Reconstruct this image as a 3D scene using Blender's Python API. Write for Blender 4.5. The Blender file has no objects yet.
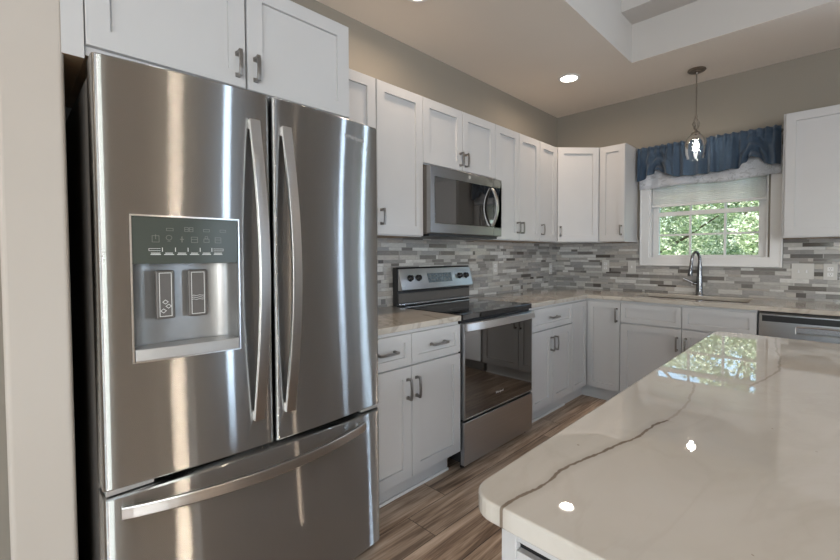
import bpy, bmesh, math, random
from mathutils import Vector, Matrix
random.seed(7)
sc = bpy.context.scene
PI = math.pi

# ------------------------------------------------------------ camera, world, sun, exposure
cam_d = bpy.data.cameras.new('camera'); cam = bpy.data.objects.new('camera', cam_d)
sc.collection.objects.link(cam); sc.camera = cam
CR = Vector((0.73265, 0.68060, -0.00269)); CU = Vector((-0.01815, 0.02348, 0.99956)); CF = Vector((-0.68036, 0.73228, -0.02956))
mw = Matrix((CR, CU, -CF)).transposed().to_4x4(); mw.translation = Vector((2.2238, -4.1005, 1.2657))
cam.matrix_world = mw
cam_d.sensor_width = 36; cam_d.lens = 415.137 / 840 * 36
cam_d.shift_x = -29.887 / 840; cam_d.shift_y = -13.005 / 840
cam_d.clip_start = 0.02; cam_d.clip_end = 200

world = bpy.data.worlds.new('sky'); sc.world = world; world.use_nodes = True
wn = world.node_tree
bg = wn.nodes['Background']
sky = wn.nodes.new('ShaderNodeTexSky'); sky.sky_type = 'NISHITA'; sky.sun_disc = False
sky.sun_elevation = math.radians(48); sky.sun_rotation = math.radians(200); sky.air_density = 1.2; sky.dust_density = 2.0
wn.links.new(sky.outputs[0], bg.inputs[0]); bg.inputs[1].default_value = 0.5
sun_d = bpy.data.lights.new('sun', 'SUN'); sun_d.energy = 7.0; sun_d.angle = 0.02; sun_d.color = (1, .95, .86)
sun = bpy.data.objects.new('sun', sun_d); sc.collection.objects.link(sun)
sun.rotation_euler = Vector((0.05, 0.75, -0.85)).to_track_quat('-Z', 'Y').to_euler()
sun.location = (2, -6, 9)
sc.view_settings.view_transform = 'Standard'; sc.view_settings.look = 'None'
sc.view_settings.exposure = 0.24; sc.view_settings.gamma = 1; sc.view_settings.use_curve_mapping = False
LAMP_W = 4.6         # each recessed ceiling lamp
LAMP_COL = (1.0, 0.77, 0.57)
STREAK_COL = (0.62, 0.79, 1.0)

def area(name, loc, direction, sx, sy, power, col):   # area lights added out of view for fill and fridge streaks
    d = bpy.data.lights.new(name, 'AREA'); d.shape = 'RECTANGLE'; d.size = sx; d.size_y = sy; d.energy = power; d.color = col
    o = bpy.data.objects.new(name, d); sc.collection.objects.link(o); o.location = loc
    o.rotation_euler = Vector(direction).to_track_quat('-Z', 'Y').to_euler(); return o
area('daylight_patio_door', (3.48, -0.02, 1.1), (-.1, -1, -.1), .11, 1.66, 14, STREAK_COL)  # this strip and the next: added for cool streaks on the right fridge door
area('daylight_patio_door', (4.33, -0.02, 1.1), (-.1, -1, -.1), .13, 1.66, 15, STREAK_COL)
area('added_streak_side', (6.17, -2.35, 1.45), (-1, 0, -.05), 0.15, 1.43, 26, STREAK_COL)  # added narrow source, gives the left fridge door its cool streak
area('added_fill_front', (3.6, -7.95, 1.45), (-.1, 1, 0), 3.0, 1.8, 72, (0.74, 0.86, 1.0))  # added fill light behind the camera
area('added_fill_right', (6.15, -6.6, 1.45), (-1, .2, 0), 2.2, 1.8, 180, (.97, .97, .96))  # added soft fill light, unseen on the right

# ------------------------------------------------------------ material helpers
class NT:
    def __init__(s, name):
        s.m = bpy.data.materials.new(name); s.m.use_nodes = True; s.t = s.m.node_tree
        s.b = s.t.nodes['Principled BSDF']; s.out = s.t.nodes['Material Output']
    def n(s, typ, **kw):
        nd = s.t.nodes.new(typ)
        for k, v in kw.items(): setattr(nd, k, v)
        return nd
    def set(s, sock, v):
        if isinstance(v, bpy.types.NodeSocket): s.t.links.new(v, sock)
        elif isinstance(v, (tuple, list)) and len(v) == 3 and sock.type == 'RGBA': sock.default_value = (*v, 1)
        else: sock.default_value = v
    def math(s, op, a, b=0.0, c=0.0):
        nd = s.n('ShaderNodeMath', operation=op); s.set(nd.inputs[0], a); s.set(nd.inputs[1], b)
        if op in ('MULTIPLY_ADD', 'COMPARE', 'SMOOTH_MIN'): s.set(nd.inputs[2], c)
        return nd.outputs[0]
    def obj(s): return s.n('ShaderNodeTexCoord').outputs['Object']
    def pos(s): return s.n('ShaderNodeNewGeometry').outputs['Position']
    def sep(s, v):
        nd = s.n('ShaderNodeSeparateXYZ'); s.set(nd.inputs[0], v); return nd.outputs
    def comb(s, x, y, z):
        nd = s.n('ShaderNodeCombineXYZ'); [s.set(nd.inputs[i], v) for i, v in enumerate((x, y, z))]; return nd.outputs[0]
    def mapping(s, v, scale=(1, 1, 1), loc=(0, 0, 0), rot=(0, 0, 0)):
        nd = s.n('ShaderNodeMapping'); s.set(nd.inputs[0], v); nd.inputs['Scale'].default_value = scale
        nd.inputs['Location'].default_value = loc; nd.inputs['Rotation'].default_value = rot; return nd.outputs[0]
    def noise(s, v, scale, detail=3, rough=.5, dist=0, out='Fac'):
        nd = s.n('ShaderNodeTexNoise'); s.set(nd.inputs['Vector'], v); nd.inputs['Scale'].default_value = scale
        nd.inputs['Detail'].default_value = detail; nd.inputs['Roughness'].default_value = rough; nd.inputs['Distortion'].default_value = dist
        return nd.outputs[out]
    def white(s, v):
        nd = s.n('ShaderNodeTexWhiteNoise', noise_dimensions='3D'); s.set(nd.inputs['Vector'], v); return nd.outputs['Value']
    def ramp(s, f, stops, interp='LINEAR'):
        nd = s.n('ShaderNodeValToRGB'); s.set(nd.inputs[0], f); r = nd.color_ramp; r.interpolation = interp
        while len(r.elements) < len(stops): r.elements.new(.5)
        for e, (p, c) in zip(r.elements, stops):
            e.position = p; e.color = (*c, 1) if len(c) == 3 else c
        return nd.outputs[0]
    def mix(s, f, a, b, typ='MIX'):
        nd = s.n('ShaderNodeMix', data_type='RGBA', blend_type=typ); s.set(nd.inputs[0], f); s.set(nd.inputs[6], a); s.set(nd.inputs[7], b)
        return nd.outputs[2]
    def bump(s, h, strength=.2, dist=.01):
        nd = s.n('ShaderNodeBump'); s.set(nd.inputs['Height'], h); nd.inputs['Strength'].default_value = strength
        nd.inputs['Distance'].default_value = dist; s.t.links.new(nd.outputs[0], s.b.inputs['Normal'])
    def p(s, **kw):
        for k, v in kw.items(): s.set(s.b.inputs[k.replace('_', ' ')], v)
        return s

def simple(name, col, rough=.5, metal=0.0, noise=0.0, nscale=30, bump=0.0, **kw):
    m = NT(name); m.p(Roughness=rough, Metallic=metal, **kw)
    v = m.obj()
    f = m.noise(v, nscale, 3)
    lo = tuple(max(0, c * (1 - noise)) for c in col); hi = tuple(min(1, c * (1 + noise)) for c in col)
    m.p(Base_Color=m.ramp(f, [(.3, lo), (.7, hi)]))
    if bump: m.bump(f, bump, .002)
    return m.m

M = {}
M['cab'] = simple('white_cabinet_paint', (.50, .50, .505), .34, noise=.012, nscale=6)
M['cab_dark_joint'] = simple('shadow_gap', (.02, .02, .022), .7)
M['maple'] = simple('cabinet_underside_wood', (.36, .25, .15), .5, noise=.1, nscale=12)
M['wall'] = simple('greige_wall_paint', (.25, .225, .188), .75, noise=.015, nscale=3)
M['stub'] = simple('pale_wall_paint', (.455, .415, .375), .75, noise=.015, nscale=3)
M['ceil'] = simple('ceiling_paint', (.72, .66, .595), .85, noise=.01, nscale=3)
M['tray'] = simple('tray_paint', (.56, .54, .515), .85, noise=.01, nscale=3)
M['trim'] = simple('white_trim_paint', (.70, .70, .70), .35, noise=.01, nscale=6)
M['black'] = simple('black_plastic', (.012, .012, .013), .35, noise=.1)
M['dark_grey'] = simple('dark_grey_case', (.10, .09, .082), .45, noise=.05)
M['plate'] = simple('white_plastic', (.52, .51, .49), .35, noise=.01)
M['handle'] = simple('brushed_pewter', (.29, .275, .26), .36, 1.0, noise=.08, nscale=60)
M['chrome'] = simple('bright_steel', (.62, .62, .62), .22, 1.0, noise=.03)
M['bronze'] = simple('aged_nickel', (.26, .23, .20), .35, 1.0, noise=.1, nscale=40)
M['faucet'] = simple('faucet_steel', (.20, .20, .205), .22, 1.0, noise=.04)
M['blackglass'] = simple('black_oven_glass', (.010, .009, .008), .035, noise=.1, Specular_IOR_Level=.5, IOR=2.4)
M['cooktop'] = simple('black_ceramic_glass', (.008, .008, .009), .05, noise=.1, Specular_IOR_Level=.6, IOR=1.6)
M['panel'] = simple('grey_green_display', (.055, .063, .053), .25, noise=.05, nscale=10, Specular_IOR_Level=.3)
M['recess'] = simple('dispenser_grey', (.27, .265, .26), .32, .5, noise=.03)
M['icon'] = simple('faint_icon_print', (.13, .13, .11), .3)
M['iconw'] = simple('white_print', (.62, .62, .60), .4)
M['grey_plastic'] = simple('grey_plastic', (.20, .195, .19), .38, noise=.04)
M['lightgrey_plastic'] = simple('light_grey_plastic', (.42, .415, .41), .3, .4, noise=.03)
M['sink'] = simple('sink_steel', (.34, .32, .30), .33, 1.0, noise=.05)
M['knob'] = simple('black_knob', (.015, .015, .016), .25)
M['lcd'] = simple('oven_display', (.12, .15, .17), .15, noise=.5, nscale=70)
M['ground'] = simple('lawn', (.16, .25, .07), .9, noise=.4, nscale=2)
M['bark'] = simple('bark', (.12, .09, .06), .9, noise=.3, nscale=10, bump=.4)

def steel(name, col, rough, aniso=.75, rot=.25, axis='Z', brush='y'):
    m = NT(name); v = m.obj()
    sc_ = {'y': (1.0, 1.0, 150), 'x': (1.0, 1.0, 330)}[brush]
    g = m.noise(m.mapping(v, sc_), 1.0, 3, .6)
    m.p(Metallic=1.0, Base_Color=m.ramp(g, [(.25, tuple(c * .97 for c in col)), (.75, tuple(min(1, c * 1.03) for c in col))]))
    m.p(Roughness=m.math('MULTIPLY_ADD', g, .03, rough - .015), Anisotropic=aniso, Anisotropic_Rotation=rot)
    tg = m.n('ShaderNodeTangent', direction_type='RADIAL', axis=axis); m.t.links.new(tg.outputs[0], m.b.inputs['Tangent'])
    gl = m.n('ShaderNodeBsdfAnisotropic'); gl.distribution = 'BECKMANN'
    m.t.links.new(m.b.inputs['Base Color'].links[0].from_socket, gl.inputs['Color']); gl.inputs['Anisotropy'].default_value = min(aniso, .97); gl.inputs['Rotation'].default_value = rot - .25
    m.t.links.new(m.b.inputs['Roughness'].links[0].from_socket, gl.inputs['Roughness']); m.t.links.new(tg.outputs[0], gl.inputs['Tangent'])
    mx = m.n('ShaderNodeMixShader'); mx.inputs[0].default_value = .78; m.t.links.new(m.b.outputs[0], mx.inputs[1]); m.t.links.new(gl.outputs[0], mx.inputs[2]); m.t.links.new(mx.outputs[0], m.out.inputs[0])
    return m.m
M['steel'] = steel('brushed_stainless', (.485, .485, .48), .345, 1.0)
M['steel_x'] = steel('brushed_stainless_panel', (.46, .465, .475), .33, .35)
M['steel_mw'] = steel('brushed_microwave_steel', (.31, .305, .30), .36, .35)
M['steel_h'] = steel('brushed_handle_steel', (.66, .655, .65), .32, .4)

def door_gap(): pass

# glass for window panes and the pendant shade
def glass(name, tint=(1, 1, 1), refl=.08, rough=0.0):
    m = NT(name); tr = m.n('ShaderNodeBsdfTransparent'); tr.inputs[0].default_value = (*tint, 1)
    gl = m.n('ShaderNodeBsdfGlossy'); gl.inputs['Roughness'].default_value = rough
    fr = m.n('ShaderNodeFresnel'); fr.inputs[0].default_value = 1.45
    f = m.math('ADD', fr.outputs[0], refl)
    mx = m.n('ShaderNodeMixShader'); m.set(mx.inputs[0], f); m.t.links.new(tr.outputs[0], mx.inputs[1]); m.t.links.new(gl.outputs[0], mx.inputs[2])
    m.t.links.new(mx.outputs[0], m.out.inputs[0]); return m.m
M['glass'] = glass('window_glass', (.94, .98, .97), -.02)
M['shade'] = glass('seeded_shade_glass', (.97, .98, .985), .01, .0)

def emit(name, col, s):
    m = NT(name); m.p(Base_Color=col, Emission_Color=col, Emission_Strength=s, Roughness=.5); return m.m
M['lamp'] = emit('lamp_lens', (1, .93, .82), 9)
M['bulb'] = emit('glowing_filament', (1, .95, .88), 26)
M['led'] = emit('display_digits', (.45, .75, .85), .8)

# wood floor
def floor_mat():
    m = NT('weathered_oak_planks'); s = m.sep(m.pos())
    W = .185; L = 1.25
    xi = m.math('DIVIDE', s[0], W); row = m.math('FLOOR', xi); fx = m.math('FRACT', xi)
    r1 = m.white(m.comb(row, 3.1, 0)); yi = m.math('ADD', m.math('DIVIDE', s[1], L), m.math('MULTIPLY', r1, 7.3))
    col = m.math('FLOOR', yi); fy = m.math('FRACT', yi); rnd = m.white(m.comb(row, col, 1.7))
    v = m.comb(m.math('ADD', s[0], m.math('MULTIPLY', rnd, 9)), m.math('ADD', s[1], m.math('MULTIPLY', rnd, 31)), 0)
    g1 = m.noise(m.mapping(v, (34, 1.6, 1)), 1, 6, .62, 1.2)
    g2 = m.noise(m.mapping(v, (9, .9, 1)), 1, 4, .6, 2.0)
    g3 = m.noise(m.mapping(v, (160, 5, 1)), 1, 3, .6)
    f = m.math('ADD', m.math('ADD', m.math('MULTIPLY', g1, .45), m.math('MULTIPLY', g2, .45)), m.math('MULTIPLY', g3, .16))
    base = m.ramp(f, [(.36, (.085, .056, .040)), (.46, (.20, .14, .10)), (.54, (.36, .27, .20)), (.66, (.58, .47, .38))])
    base = m.mix(.45, base, m.ramp(rnd, [(0, (.62, .60, .58)), (1, (1.35, 1.25, 1.15))]), 'MULTIPLY')
    seam = m.math('MAXIMUM', m.math('LESS_THAN', fx, .018), m.math('LESS_THAN', fy, .0025))
    base = m.mix(seam, base, (.035, .024, .017))
    m.p(Base_Color=base, Roughness=m.math('MULTIPLY_ADD', g1, .2, .30), Specular_IOR_Level=.4)
    m.bump(m.math('SUBTRACT', f, m.math('MULTIPLY', seam, .8)), .25, .0015); return m.m
M['floor'] = floor_mat()

# linear mosaic backsplash; h = horizontal world coordinate index
def tile_mat(name, h):
    m = NT(name); s = m.sep(m.pos()); H = .0275
    z = m.math('DIVIDE', m.math('ADD', s[2], .002), H)
    # alternate thick and thin rows: pairs of rows share 2H split at .62
    pair = m.math('FLOOR', m.math('DIVIDE', z, 2)); fz2 = m.math('FRACT', m.math('DIVIDE', z, 2))
    r0 = m.white(m.comb(pair, 8.8, 2)); cut = m.math('MULTIPLY_ADD', r0, .36, .32)
    top = m.math('GREATER_THAN', fz2, cut); row = m.math('ADD', m.math('MULTIPLY', pair, 2), top)
    dz = m.math('MINIMUM', m.math('MINIMUM', fz2, m.math('SUBTRACT', 1, fz2)), m.math('ABSOLUTE', m.math('SUBTRACT', fz2, cut)))
    dz = m.math('MULTIPLY', dz, 2 * H)
    ra = m.white(m.comb(row, 1.3, 5)); L = m.math('MULTIPLY_ADD', m.white(m.comb(row, 4.4, 1)), .09, .14)
    u = m.math('ADD', m.math('DIVIDE', s[h], L), m.math('MULTIPLY', ra, 17.0))
    cell = m.math('FLOOR', u); fu = m.math('FRACT', u)
    c2 = m.math('MULTIPLY_ADD', m.white(m.comb(row, cell, 9)), .9, .25)   # some cells split in two
    right = m.math('GREATER_THAN', fu, c2)
    du = m.math('MULTIPLY', m.math('MINIMUM', m.math('MINIMUM', fu, m.math('SUBTRACT', 1, fu)), m.math('ABSOLUTE', m.math('SUBTRACT', fu, c2))), .18)
    rnd = m.white(m.comb(m.math('ADD', cell, m.math('MULTIPLY', right, .37)), row, 3.3))
    rnd2 = m.white(m.comb(row, m.math('ADD', cell, m.math('MULTIPLY', right, .61)), 6.3))
    col = m.ramp(rnd, [(0, (.36, .35, .335)), (.22, (.47, .46, .44)), (.40, (.285, .28, .275)), (.56, (.225, .215, .205)),
                       (.68, (.40, .375, .345)), (.80, (.155, .145, .135)), (.885, (.075, .065, .058)), (.92, (.56, .555, .54))], 'CONSTANT')
    vein = m.noise(m.mapping(m.pos(), (14, 14, 60) if True else None), 1.3, 5, .65, 1.5)
    col = m.mix(.5, col, m.ramp(vein, [(.3, (.62, .62, .63)), (.7, (1.3, 1.28, 1.25))]), 'MULTIPLY')
    grout = m.math('LESS_THAN', m.math('MINIMUM', dz, du), .0011)
    col = m.mix(grout, col, (.30, .29, .275))
    rough = m.math('MULTIPLY_ADD', m.math('LESS_THAN', rnd2, .38), -.24, .34)
    m.p(Base_Color=col, Roughness=m.math('MAXIMUM', rough, m.math('MULTIPLY', grout, .7)), Specular_IOR_Level=.5)
    m.bump(m.math('ADD', m.math('SUBTRACT', m.math('MULTIPLY', rnd2, .5), m.math('MULTIPLY', grout, 1.0)), m.math('MULTIPLY', vein, .15)), .35, .002)
    return m.m
M['tile_l'] = tile_mat('linear_mosaic_tile_side', 1); M['tile_b'] = tile_mat('linear_mosaic_tile_back', 0)

# stone counters
def counter_mat():
    m = NT('warm_grey_quartz'); v = m.pos()
    c = m.noise(v, 2.2, 5, .6, .8); base = m.ramp(c, [(.3, (.40, .365, .32)), (.7, (.52, .48, .425))])
    w = m.noise(m.mapping(v, (1, 1.6, 1), rot=(0, 0, .5)), 1.7, 4, .55, .5)
    vein = m.math('SUBTRACT', 1, m.math('MULTIPLY', m.math('ABSOLUTE', m.math('SUBTRACT', w, .5)), 60))
    vein = m.math('MULTIPLY', m.math('MAXIMUM', vein, 0), .4)
    m.p(Base_Color=m.mix(vein, base, (.20, .165, .13)), Roughness=.10, Specular_IOR_Level=.55); return m.m
M['counter'] = counter_mat()
def island_mat():
    m = NT('white_veined_quartz'); v = m.pos(); s = m.sep(v)
    c = m.noise(m.mapping(v, (1.6, .8, 1), rot=(0, 0, .35)), 1.6, 5, .6, 1.2)
    base = m.ramp(c, [(.28, (.48, .45, .405)), (.55, (.56, .53, .485)), (.8, (.61, .585, .55))])
    wav = m.noise(m.mapping(v, (1, 1, 0)), 9, 4, .6)
    fine = m.noise(m.mapping(v, (1, 1, 0), loc=(3, 5, 0)), 40, 3, .6)
    def vein(pts, width, strength, y0, y1, col, base):
        nd = m.n('ShaderNodeFloatCurve'); cv = nd.mapping.curves[0]
        span = y1 - y0
        P = [((y - y0) / span, (x - 1.7) / .6) for x, y in pts]
        cv.points[0].location = P[0]; cv.points[1].location = P[-1]
        for q in P[1:-1]: cv.points.new(*q)
        nd.mapping.update()
        t = m.math('DIVIDE', m.math('SUBTRACT', s[1], y0), span); m.set(nd.inputs['Value'], t)
        xc = m.math('MULTIPLY_ADD', nd.outputs[0], .6, 1.7)
        d = m.math('ABSOLUTE', m.math('SUBTRACT', m.math('ADD', s[0], m.math('MULTIPLY_ADD', wav, .026, -.013)), xc))
        d = m.math('ADD', d, m.math('MULTIPLY_ADD', fine, .006, -.003))
        mask = m.math('MULTIPLY', m.math('GREATER_THAN', t, 0.0), m.math('LESS_THAN', t, 1.0))
        e1 = m.math('MAXIMUM', m.math('SUBTRACT', 1, m.math('DIVIDE', d, width)), 0)
        e2 = m.math('MULTIPLY', m.math('MAXIMUM', m.math('SUBTRACT', 1, m.math('DIVIDE', d, width * 5)), 0), .22)
        a = m.math('MULTIPLY', m.math('MINIMUM', m.math('ADD', m.math('MULTIPLY', e1, 1.6), e2), 1), m.math('MULTIPLY', mask, strength))
        return m.mix(a, base, col)
    base = vein([(1.893, -3.66), (1.893, -3.60), (1.903, -3.565), (1.906, -3.48), (1.915, -3.416), (1.927, -3.357), (1.95, -3.27), (1.957, -3.21), (1.968, -3.15)], .0036, .9, -3.66, -3.15, (.155, .115, .085), base)
    base = vein([(1.966, -3.16), (1.972, -3.08), (1.974, -2.989), (1.95, -2.85), (1.93, -2.75)], .0035, .40, -3.16, -2.75, (.25, .20, .16), base)
    base = vein([(2.02, -2.85), (2.094, -2.60), (2.10, -2.40), (2.075, -2.2), (2.049, -1.93), (2.04, -1.87)], .004, .5, -2.75, -1.87, (.25, .20, .16), base)
    w = m.noise(m.mapping(v, (1.4, .7, 1), rot=(0, 0, .6), loc=(2, 1, 0)), 2.4, 5, .6, 1)
    soft = m.math('MULTIPLY', m.math('MAXIMUM', m.math('SUBTRACT', 1, m.math('MULTIPLY', m.math('ABSOLUTE', m.math('SUBTRACT', w, .52)), 34)), 0), .10)
    base = m.mix(soft, base, (.36, .30, .24))
    sp = m.noise(v, 46, 1, .4); base = m.mix(m.math('MULTIPLY', m.math('GREATER_THAN', sp, .80), .6), base, (.22, .17, .12))
    m.p(Base_Color=base, Roughness=.012, Specular_IOR_Level=.6, IOR=1.55); return m.m
M['island'] = island_mat()

# fabrics
def fabric(name, col, trans):
    m = NT(name); v = m.obj(); wv = m.noise(m.mapping(v, (260, 40, 500)), 1, 2); w2 = m.noise(m.mapping(v, (6, 1, 3)), 1, 3)
    f = m.math('ADD', m.math('MULTIPLY', wv, .6), m.math('MULTIPLY', w2, .4))
    base = m.ramp(f, [(.35, tuple(c * .75 for c in col)), (.65, tuple(min(1, c * 1.25) for c in col))])
    if name == 'white_printed_lining':
        bl = m.noise(m.mapping(v, (9, 9, 16)), 1.6, 3, .6, 1.0); base = m.mix(m.math('MULTIPLY', m.math('GREATER_THAN', bl, .56), .45), base, (.36, .37, .39))
    m.p(Base_Color=base, Roughness=.8, Sheen_Weight=.3); m.bump(wv, .2, .001)
    if trans:
        t = m.n('ShaderNodeBsdfTranslucent'); m.set(t.inputs[0], base); mx = m.n('ShaderNodeMixShader'); mx.inputs[0].default_value = trans
        m.t.links.new(m.b.outputs[0], mx.inputs[1]); m.t.links.new(t.outputs[0], mx.inputs[2]); m.t.links.new(mx.outputs[0], m.out.inputs[0])
    return m.m
M['blue'] = fabric('blue_linen', (.032, .062, .105), .04)
M['lining'] = fabric('white_printed_lining', (.70, .72, .76), .3)
M['blind'] = fabric('cellular_shade_cloth', (.86, .87, .86), .5)
def leaf_mat():
    m = NT('leaves'); oi = m.n('ShaderNodeNewGeometry').outputs['Random Per Island']
    col = m.ramp(oi, [(0, (.20, .28, .16)), (.3, (.38, .47, .30)), (.6, (.58, .63, .45)), (.85, (.78, .80, .66)), (1, (.90, .90, .86))])
    m.p(Base_Color=col, Roughness=.5)
    t = m.n('ShaderNodeBsdfTranslucent'); m.set(t.inputs[0], col); mx = m.n('ShaderNodeMixShader'); mx.inputs[0].default_value = .4
    m.t.links.new(m.b.outputs[0], mx.inputs[1]); m.t.links.new(t.outputs[0], mx.inputs[2]); m.t.links.new(mx.outputs[0], m.out.inputs[0]); return m.m
M['leaf'] = leaf_mat()

# ------------------------------------------------------------ object helpers
COL = sc.collection
def link(name, bm, mat, parent=None, bevel=0, smooth=False, segs=2, loc=None, ang=.6):
    me = bpy.data.meshes.new(name); bm.normal_update(); bm.to_mesh(me); bm.free()
    for mm in (mat if isinstance(mat, (list, tuple)) else [mat]): me.materials.append(M[mm] if isinstance(mm, str) else mm)
    o = bpy.data.objects.new(name, me); COL.objects.link(o)
    if parent: o.parent = parent
    if loc: o.location = loc
    if smooth:
        me.polygons.foreach_set('use_smooth', [True] * len(me.polygons)); me.set_sharp_from_angle(angle=ang)
    if bevel:
        b = o.modifiers.new('bevel', 'BEVEL'); b.width = bevel; b.segments = segs; b.limit_method = 'ANGLE'; b.angle_limit = .7
        b.harden_normals = False
    return o
def B(): return bmesh.new()
def box(bm, x0, x1, y0, y1, z0, z1, mi=0):
    r = bmesh.ops.create_cube(bm, size=1.0, matrix=Matrix.Translation(((x0 + x1) / 2, (y0 + y1) / 2, (z0 + z1) / 2)) @ Matrix.Diagonal((abs(x1 - x0), abs(y1 - y0), abs(z1 - z0), 1)))
    for f in {f for v in r['verts'] for f in v.link_faces}: f.material_index = mi
    return r['verts']
def bx(name, dims, mat, parent=None, bevel=.0015, **k):
    bm = B(); box(bm, *dims); return link(name, bm, mat, parent, bevel, **k)
def tube(bm, pts, r, seg=10, flat=None, cap=True, mi=0):
    """sweep a circle (radius r or list) or a flat bar flat=(half_a, half_b, axis) along points"""
    pts = [Vector(p) for p in pts]; n = len(pts); rings = []; prev = None
    for i, p in enumerate(pts):
        t = (pts[min(i + 1, n - 1)] - pts[max(i - 1, 0)]).normalized()
        if flat is not None: a = Vector(flat[2]); a = (a - t * a.dot(t)).normalized()
        elif prev is None: a = (Vector((0, 0, 1)) if abs(t.z) < .9 else Vector((1, 0, 0))); a = (a - t * a.dot(t)).normalized()
        else: a = (prev - t * prev.dot(t)).normalized()
        prev = a; b = t.cross(a); ring = []
        rr = r[i] if isinstance(r, (list, tuple)) else r
        if flat is not None:
            ha, hb = flat[0], flat[1]
            if isinstance(ha, (list, tuple)): ha = ha[i]
            if isinstance(hb, (list, tuple)): hb = hb[i]
            for sa, sb in ((-1, -1), (1, -1), (1, 1), (-1, 1)): ring.append(bm.verts.new(p + a * ha * sa + b * hb * sb))
        else:
            for k in range(seg): an = 2 * PI * k / seg; ring.append(bm.verts.new(p + a * math.cos(an) * rr + b * math.sin(an) * rr))
        rings.append(ring)
    for i in range(n - 1):
        A, C = rings[i], rings[i + 1]; k = len(A)
        for j in range(k):
            f = bm.faces.new((A[j], A[(j + 1) % k], C[(j + 1) % k], C[j])); f.material_index = mi
    if cap:
        bm.faces.new(rings[0][::-1]).material_index = mi; bm.faces.new(rings[-1]).material_index = mi
def lathe(bm, prof, c=(0, 0, 0), seg=32, axis='Z', mi=0):
    """prof: (radius, height) pairs"""
    rings = []
    for r, h in prof:
        ring = []
        for k in range(seg):
            a = 2 * PI * k / seg; u, v = r * math.cos(a), r * math.sin(a)
            P = {'Z': (u, v, h), 'X': (h, u, v), 'Y': (v, h, u)}[axis]
            ring.append(bm.verts.new(Vector(c) + Vector(P)))
        rings.append(ring)
    for A, C in zip(rings, rings[1:]):
        for j in range(seg): bm.faces.new((A[j], A[(j + 1) % seg], C[(j + 1) % seg], C[j])).material_index = mi
    if prof[0][0] > 1e-5: bm.faces.new(rings[0][::-1]).material_index = mi
    if prof[-1][0] > 1e-5: bm.faces.new(rings[-1]).material_index = mi
    bmesh.ops.remove_doubles(bm, verts=bm.verts[:], dist=1e-6)
def prism(bm, poly, z0, z1):
    a = [bm.verts.new((x, y, z0)) for x, y in poly]; b = [bm.verts.new((x, y, z1)) for x, y in poly]; n = len(poly)
    bm.faces.new(a[::-1]); bm.faces.new(b)
    for i in range(n): bm.faces.new((a[i], a[(i + 1) % n], b[(i + 1) % n], b[i]))
    bmesh.ops.recalc_face_normals(bm, faces=bm.faces[:])
def gridslab(bm, xs, ys, keep, z0, z1, swap=None):
    """slab made of grid cells (one connected mesh, holes allowed); swap maps (a,b,c)->xyz"""
    T = swap or (lambda a, b, c: (a, b, c)); vt = {}
    def V(i, j, k):
        if (i, j, k) not in vt: vt[i, j, k] = bm.verts.new(T(xs[i], ys[j], (z0, z1)[k]))
        return vt[i, j, k]
    K = lambda i, j: 0 <= i < len(xs) - 1 and 0 <= j < len(ys) - 1 and keep((xs[i] + xs[i + 1]) / 2, (ys[j] + ys[j + 1]) / 2)
    for i in range(len(xs) - 1):
        for j in range(len(ys) - 1):
            if not K(i, j): continue
            for k in (0, 1): bm.faces.new([V(i, j, k), V(i + 1, j, k), V(i + 1, j + 1, k), V(i, j + 1, k)])
            for di, dj, a, b in ((-1, 0, (i, j), (i, j + 1)), (1, 0, (i + 1, j), (i + 1, j + 1)), (0, -1, (i, j), (i + 1, j)), (0, 1, (i, j + 1), (i + 1, j + 1))):
                if not K(i + di, j + dj): bm.faces.new([V(*a, 0), V(*b, 0), V(*b, 1), V(*a, 1)])
    bmesh.ops.recalc_face_normals(bm, faces=bm.faces[:])
    bmesh.ops.dissolve_limit(bm, angle_limit=.01, verts=bm.verts[:], edges=bm.edges[:])
def tag(o, label=None, cat=None, group=None, kind=None):
    if label: o['label'] = label
    if cat: o['category'] = cat
    if group: o['group'] = group
    if kind: o['kind'] = kind
    return o
def thing(name, label, cat, loc=(0, 0, 0), rz=0, group=None, kind=None):
    o = bpy.data.objects.new(name, None); COL.objects.link(o); o.location = loc; o.rotation_euler = (0, 0, rz)
    o.empty_display_size = .05
    return tag(o, label, cat, group, kind)
def structure(o, label=None):
    o['kind'] = 'structure'
    if label: o['label'] = label
    return o
def kids(o): return [c for c in bpy.data.objects if c.parent == o]
def copy_tree(o, parent=None):
    c = o.copy(); COL.objects.link(c); c.parent = parent
    for ch in kids(o): copy_tree(ch, c)
    return c
def text_mesh(name, body, size, mat, parent, loc, rot, depth=.0004, bold=0):
    cu = bpy.data.curves.new(name, 'FONT'); cu.body = body; cu.size = size; cu.extrude = depth; cu.align_x = 'CENTER'; cu.offset = bold
    t = bpy.data.objects.new('tmp_text', cu); COL.objects.link(t); bpy.context.view_layer.update()
    me = bpy.data.meshes.new_from_object(t.evaluated_get(bpy.context.evaluated_depsgraph_get())); bpy.data.objects.remove(t)
    me.name = name; me.materials.clear(); me.materials.append(M[mat])
    o = bpy.data.objects.new(name, me); COL.objects.link(o); o.parent = parent; o.location = loc; o.rotation_euler = rot; return o

# ------------------------------------------------------------ the room
HC = 2.735; HT = 3.024; XR = 6.2; YF = -8.0
bm = B(); box(bm, -.15, XR + .15, YF - .15, .15, -.1, 0); structure(link('floor', bm, 'floor'), 'brown weathered oak plank floor')
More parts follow.
